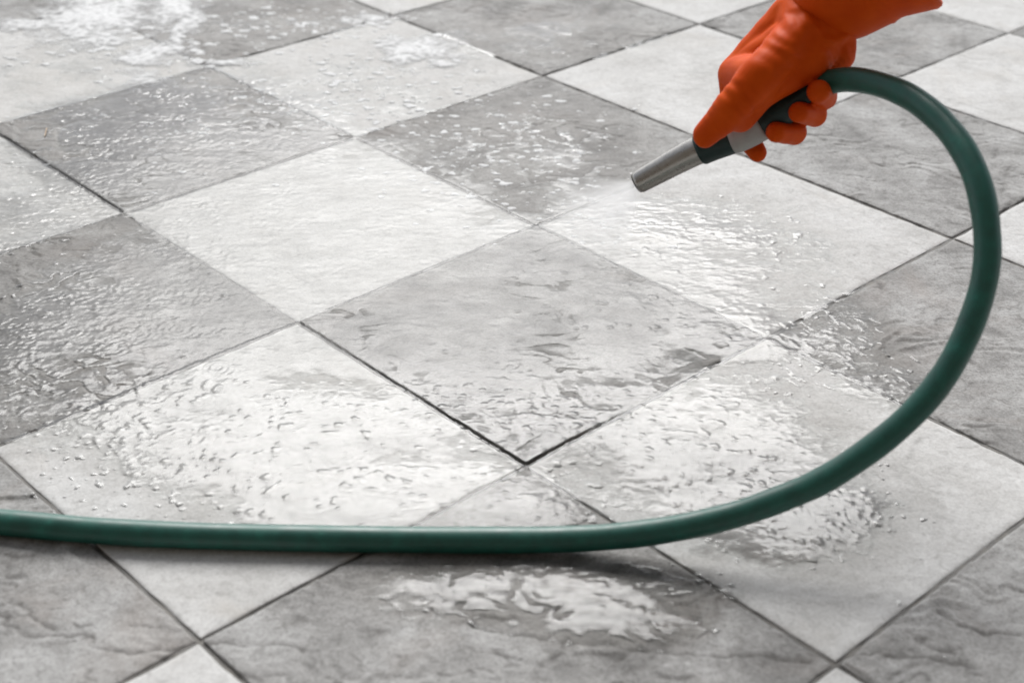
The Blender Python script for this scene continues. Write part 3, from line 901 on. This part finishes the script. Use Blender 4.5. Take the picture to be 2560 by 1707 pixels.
def build_glove():
    bm = bmesh.new()
    H = HAND
    for chain in (('wl', 'imcp', 'ipip', 'idip', 'itip'), ('wl', 'mmcp', 'mpip', 'mdip', 'mtip'), ('wr', 'rmcp', 'rpip', 'rdip', 'rtip'),
                  ('wr', 'pmcp', 'ppip', 'pdip', 'ptip'), ('wl', 'cmc', 'tmcp', 'tip_j', 'ttip'), ('th1', 'th2'), ('wl', 'wr'), ('cmc', 'th2'),
                  ('cmc', 'imcp'), ('imcp', 'mmcp'), ('mmcp', 'rmcp'), ('rmcp', 'pmcp'), ('th2', 'hy1', 'hy2'), ('tmcp', 'th1'), ('tip_j', 'tw1', 'th1'),
                  ('cmc', 'hy1'), ('hy1', 'pmcp'), ('hy2', 'pmcp'), ('th2', 'mmcp'), ('tmcp', 'imcp')):
        for a, b in zip(chain, chain[1:]):
            add_capsule(bm, H[a], H[b])
    # wrist running up into the cuff
    add_capsule(bm, (*H['wl'][:3], 0.0185), (0.2500, 0.190, 0.345, 0.020))
    add_capsule(bm, (*H['wr'][:3], 0.0190), (0.2650, 0.183, 0.340, 0.020))
    me = bpy.data.meshes.new('rubber_glove')
    bm.to_mesh(me)
    bm.free()
    o = link('rubber_glove', me)
    r = o.modifiers.new('remesh', 'REMESH')
    r.mode = 'VOXEL'
    r.voxel_size = 0.0013
    s = o.modifiers.new('smooth', 'SMOOTH')
    s.factor = 0.5
    s.iterations = 9
    dg = bpy.context.evaluated_depsgraph_get()
    new = bpy.data.meshes.new_from_object(o.evaluated_get(dg))
    o.modifiers.clear()
    o.data = new
    new.name = 'rubber_glove'
    bpy.data.meshes.remove(me)
    # creases of the rubber: heel of the hand, thumb joint, web
    n = len(new.vertices)
    co = np.empty(n * 3, np.float32)
    no = np.empty(n * 3, np.float32)
    new.vertices.foreach_get('co', co)
    new.vertices.foreach_get('normal', no)
    co, no = co.reshape(-1, 3).astype(np.float64), no.reshape(-1, 3).astype(np.float64)
    def crease(c, axis, lam, amp, sx, sy):
        a = np.array(axis, float)
        a /= np.linalg.norm(a)
        d = co - np.array(c)
        t = d @ a
        perp = np.linalg.norm(d - t[:, None] * a, axis=1)
        return amp * np.cos(2 * math.pi * (t / lam + 0.25 * np.sin(perp / 0.004))) * np.exp(-(t / sx) ** 2 - (perp / sy) ** 2)
    dsp = crease((0.229, 0.158, 0.272), (1, 0, 0.7), 0.0042, 0.00075, 0.012, 0.013)
    dsp += crease((0.158, 0.118, 0.262), (-0.7, 0, -0.75), 0.010, 0.0008, 0.012, 0.018)
    dsp += crease((0.146, 0.118, 0.243), (-0.7, 0, -0.75), 0.0075, 0.0004, 0.010, 0.014)
    dsp += crease((0.228, 0.160, 0.302), (0.3, 0, 1.0), 0.016, 0.0012, 0.016, 0.04)
    dsp += crease((0.190, 0.145, 0.292), (0.5, 0.3, 0.8), 0.013, 0.0005, 0.020, 0.022)
    dsp += crease((0.215, 0.150, 0.312), (0.4, 0, 0.9), 0.010, 0.0006, 0.012, 0.030)
    dsp += 0.0007 * perlin(co[:, 0] / 0.016 + co[:, 1] / 0.03, co[:, 2] / 0.018, 77)
    co = co + no * dsp[:, None]
    new.vertices.foreach_set('co', co.astype(np.float32).ravel())
    new.update()
    new.polygons.foreach_set('use_smooth', [True] * len(new.polygons))
    new.materials.clear()
    new.materials.append(MAT_GLOVE)
    o.parent = person
    return o
glove = build_glove()

def loft(name, sections, seg=48):
    """sections: (centre, axis, radius, squash)"""
    V, F = [], []
    for c, d, r, sq in sections:
        d = Vector(d).normalized()
        n = RIGHT - d * d.dot(RIGHT)
        n.normalize()
        b = d.cross(n)
        for s in range(seg):
            a = 2 * math.pi * s / seg
            V.append(tuple(Vector(c) + n * math.cos(a) * r + b * math.sin(a) * r * sq))
    for k in range(len(sections) - 1):
        for s in range(seg):
            s2 = (s + 1) % seg
            F.append((k * seg + s, k * seg + s2, (k + 1) * seg + s2, (k + 1) * seg + s))
    me = bpy.data.meshes.new(name)
    me.from_pydata(V, [], F)
    me.polygons.foreach_set('use_smooth', [True] * len(F))
    return me

C0, C1, C2 = Vector(HAND['cf0'][:3]), Vector(HAND['cf1'][:3]), Vector(HAND['cf2'][:3])
cd0, cd1 = (C1 - C0).normalized(), (C2 - C1).normalized()
C3 = C2 - cd1 * 0.003 + Vector((0.008, 0.0, 0.0))
cuff_sections = [(C0 - cd0 * 0.004, cd0, 0.0270, 0.85), (C0 + cd0 * 0.006, cd0, 0.0325, 0.88), (C0.lerp(C1, 0.5), cd0, 0.0376, 0.9), (C1, cd1, 0.0420, 0.92),
                 (C1 + cd1 * 0.007, cd1, 0.0438, 0.92), (C1 + cd1 * 0.0095, cd1, 0.0452, 0.92), (C1 + cd1 * 0.012, cd1, 0.0450, 0.92), (C1 + cd1 * 0.016, cd1, 0.0455, 0.92),
                 (C1 + cd1 * 0.019, cd1, 0.0466, 0.92),
                 (C3 - cd1 * 0.008, cd1, 0.0500, 0.93), (C3 - cd1 * 0.003, cd1, 0.0530, 0.93), (C3 + cd1 * 0.001, cd1, 0.0532, 0.93), (C3 + cd1 * 0.003, cd1, 0.0515, 0.93),
                 (C3 - cd1 * 0.001, cd1, 0.0495, 0.93), (C1 + cd1 * 0.005, cd1, 0.0405, 0.92), (C1 - cd0 * 0.012, cd0, 0.034, 0.9)]
cuff = link('cuff', loft('cuff', cuff_sections), MAT_GLOVE, glove)

arm_path = relax(catmull([tuple(C1 - cd0 * 0.01), tuple(C2), (0.375, 0.125, 0.430), (0.500, 0.045, 0.520), (0.640, -0.020, 0.700), (0.740, -0.060, 0.900), (0.800, -0.080, 1.050)], 10), 6)
na = len(arm_path)
link('sleeve', tube('sleeve', arm_path, lambda i: 0.030 + 0.028 * (i / (na - 1)) + 0.0008 * math.sin(i * 1.3), 40), MAT_SLV, person)

# ------------------------------------------------------------------ jet of water leaving the nozzle
def build_mist():
    M = NT('spray_mist')
    geo = M.add('NewGeometry')
    sub = M.add('VectorMath', _operation='SUBTRACT')
    sub.inputs[1].default_value = tuple(nz[-1] - tipdir * 0.006)
    M.l(geo.outputs['Position'], sub.inputs[0])
    ln = M.add('VectorMath', _operation='LENGTH')
    M.l(sub.outputs[0], ln.inputs[0])
    nv = M.add('VectorMath', _operation='NORMALIZE')
    M.l(sub.outputs[0], nv.inputs[0])
    nt = M.add('TexNoise', Scale=9.0, Detail=3.0, Roughness=0.6)      # streaks run out from the mouth
    M.l(nv.outputs[0], nt.inputs['Vector'])
    dt = M.add('VectorMath', _operation='DOT_PRODUCT')
    mdir = (tipdir + Vector((0, 0, -0.22))).normalized()
    dt.inputs[1].default_value = tuple(mdir)
    M.l(nv.outputs[0], dt.inputs[0])
    edge = M.ramp(dt.outputs['Value'], [(0.76, (0, 0, 0)), (0.93, (1, 1, 1))]).outputs['Color']
    fall = M.ramp(M.math('DIVIDE', ln.outputs['Value'], 0.09), [(0.0, (1, 1, 1)), (0.12, (0.75, 0.75, 0.75)), (0.3, (0.30, 0.30, 0.30)), (0.6, (0.08, 0.08, 0.08)), (1.0, (0, 0, 0))]).outputs['Color']
    streak = M.ramp(nt.outputs['Fac'], [(0.35, (0.30, 0.30, 0.30)), (0.65, (1, 1, 1))]).outputs['Color']
    dd = M.math('MULTIPLY', M.math('MULTIPLY', fall, edge), M.math('MULTIPLY', streak, 200.0))
    pv = M.add('VolumePrincipled')
    pv.inputs['Color'].default_value = (1.0, 1.0, 1.0, 1)
    pv.inputs['Anisotropy'].default_value = 0.45
    M.l(dd, pv.inputs['Density'])
    M.l(pv.outputs[0], M.out.inputs['Volume'])
    d = mdir
    path = [nz[-1] + tipdir * 0.0006 + d * (0.080 * k / 12) for k in range(13)]
    me = tube('water_spray', path, lambda i: 0.0066 + 0.066 * i / 12, 32)
    o = link('water_spray', me, M.m)
    tag(o, 'soft white fan of water mist leaving the steel nozzle tip', 'water spray', kind='stuff')
build_mist()

# ------------------------------------------------------------------ small litter
def build_straw():
    pts = [Vector((-0.5506, 0.6444, 0.0026)), Vector((-0.5493, 0.6380, 0.0034)), Vector((-0.5480, 0.6300, 0.0030)), Vector((-0.5470, 0.6219, 0.0022))]
    o = link('straw', tube('straw', catmull(pts, 4), lambda i: 0.00055, 8), simple('dry_straw', (0.55, 0.40, 0.27), 0.7))
    tag(o, 'tiny pale dry straw lying on the rippled grey tile', 'straw')
build_straw()
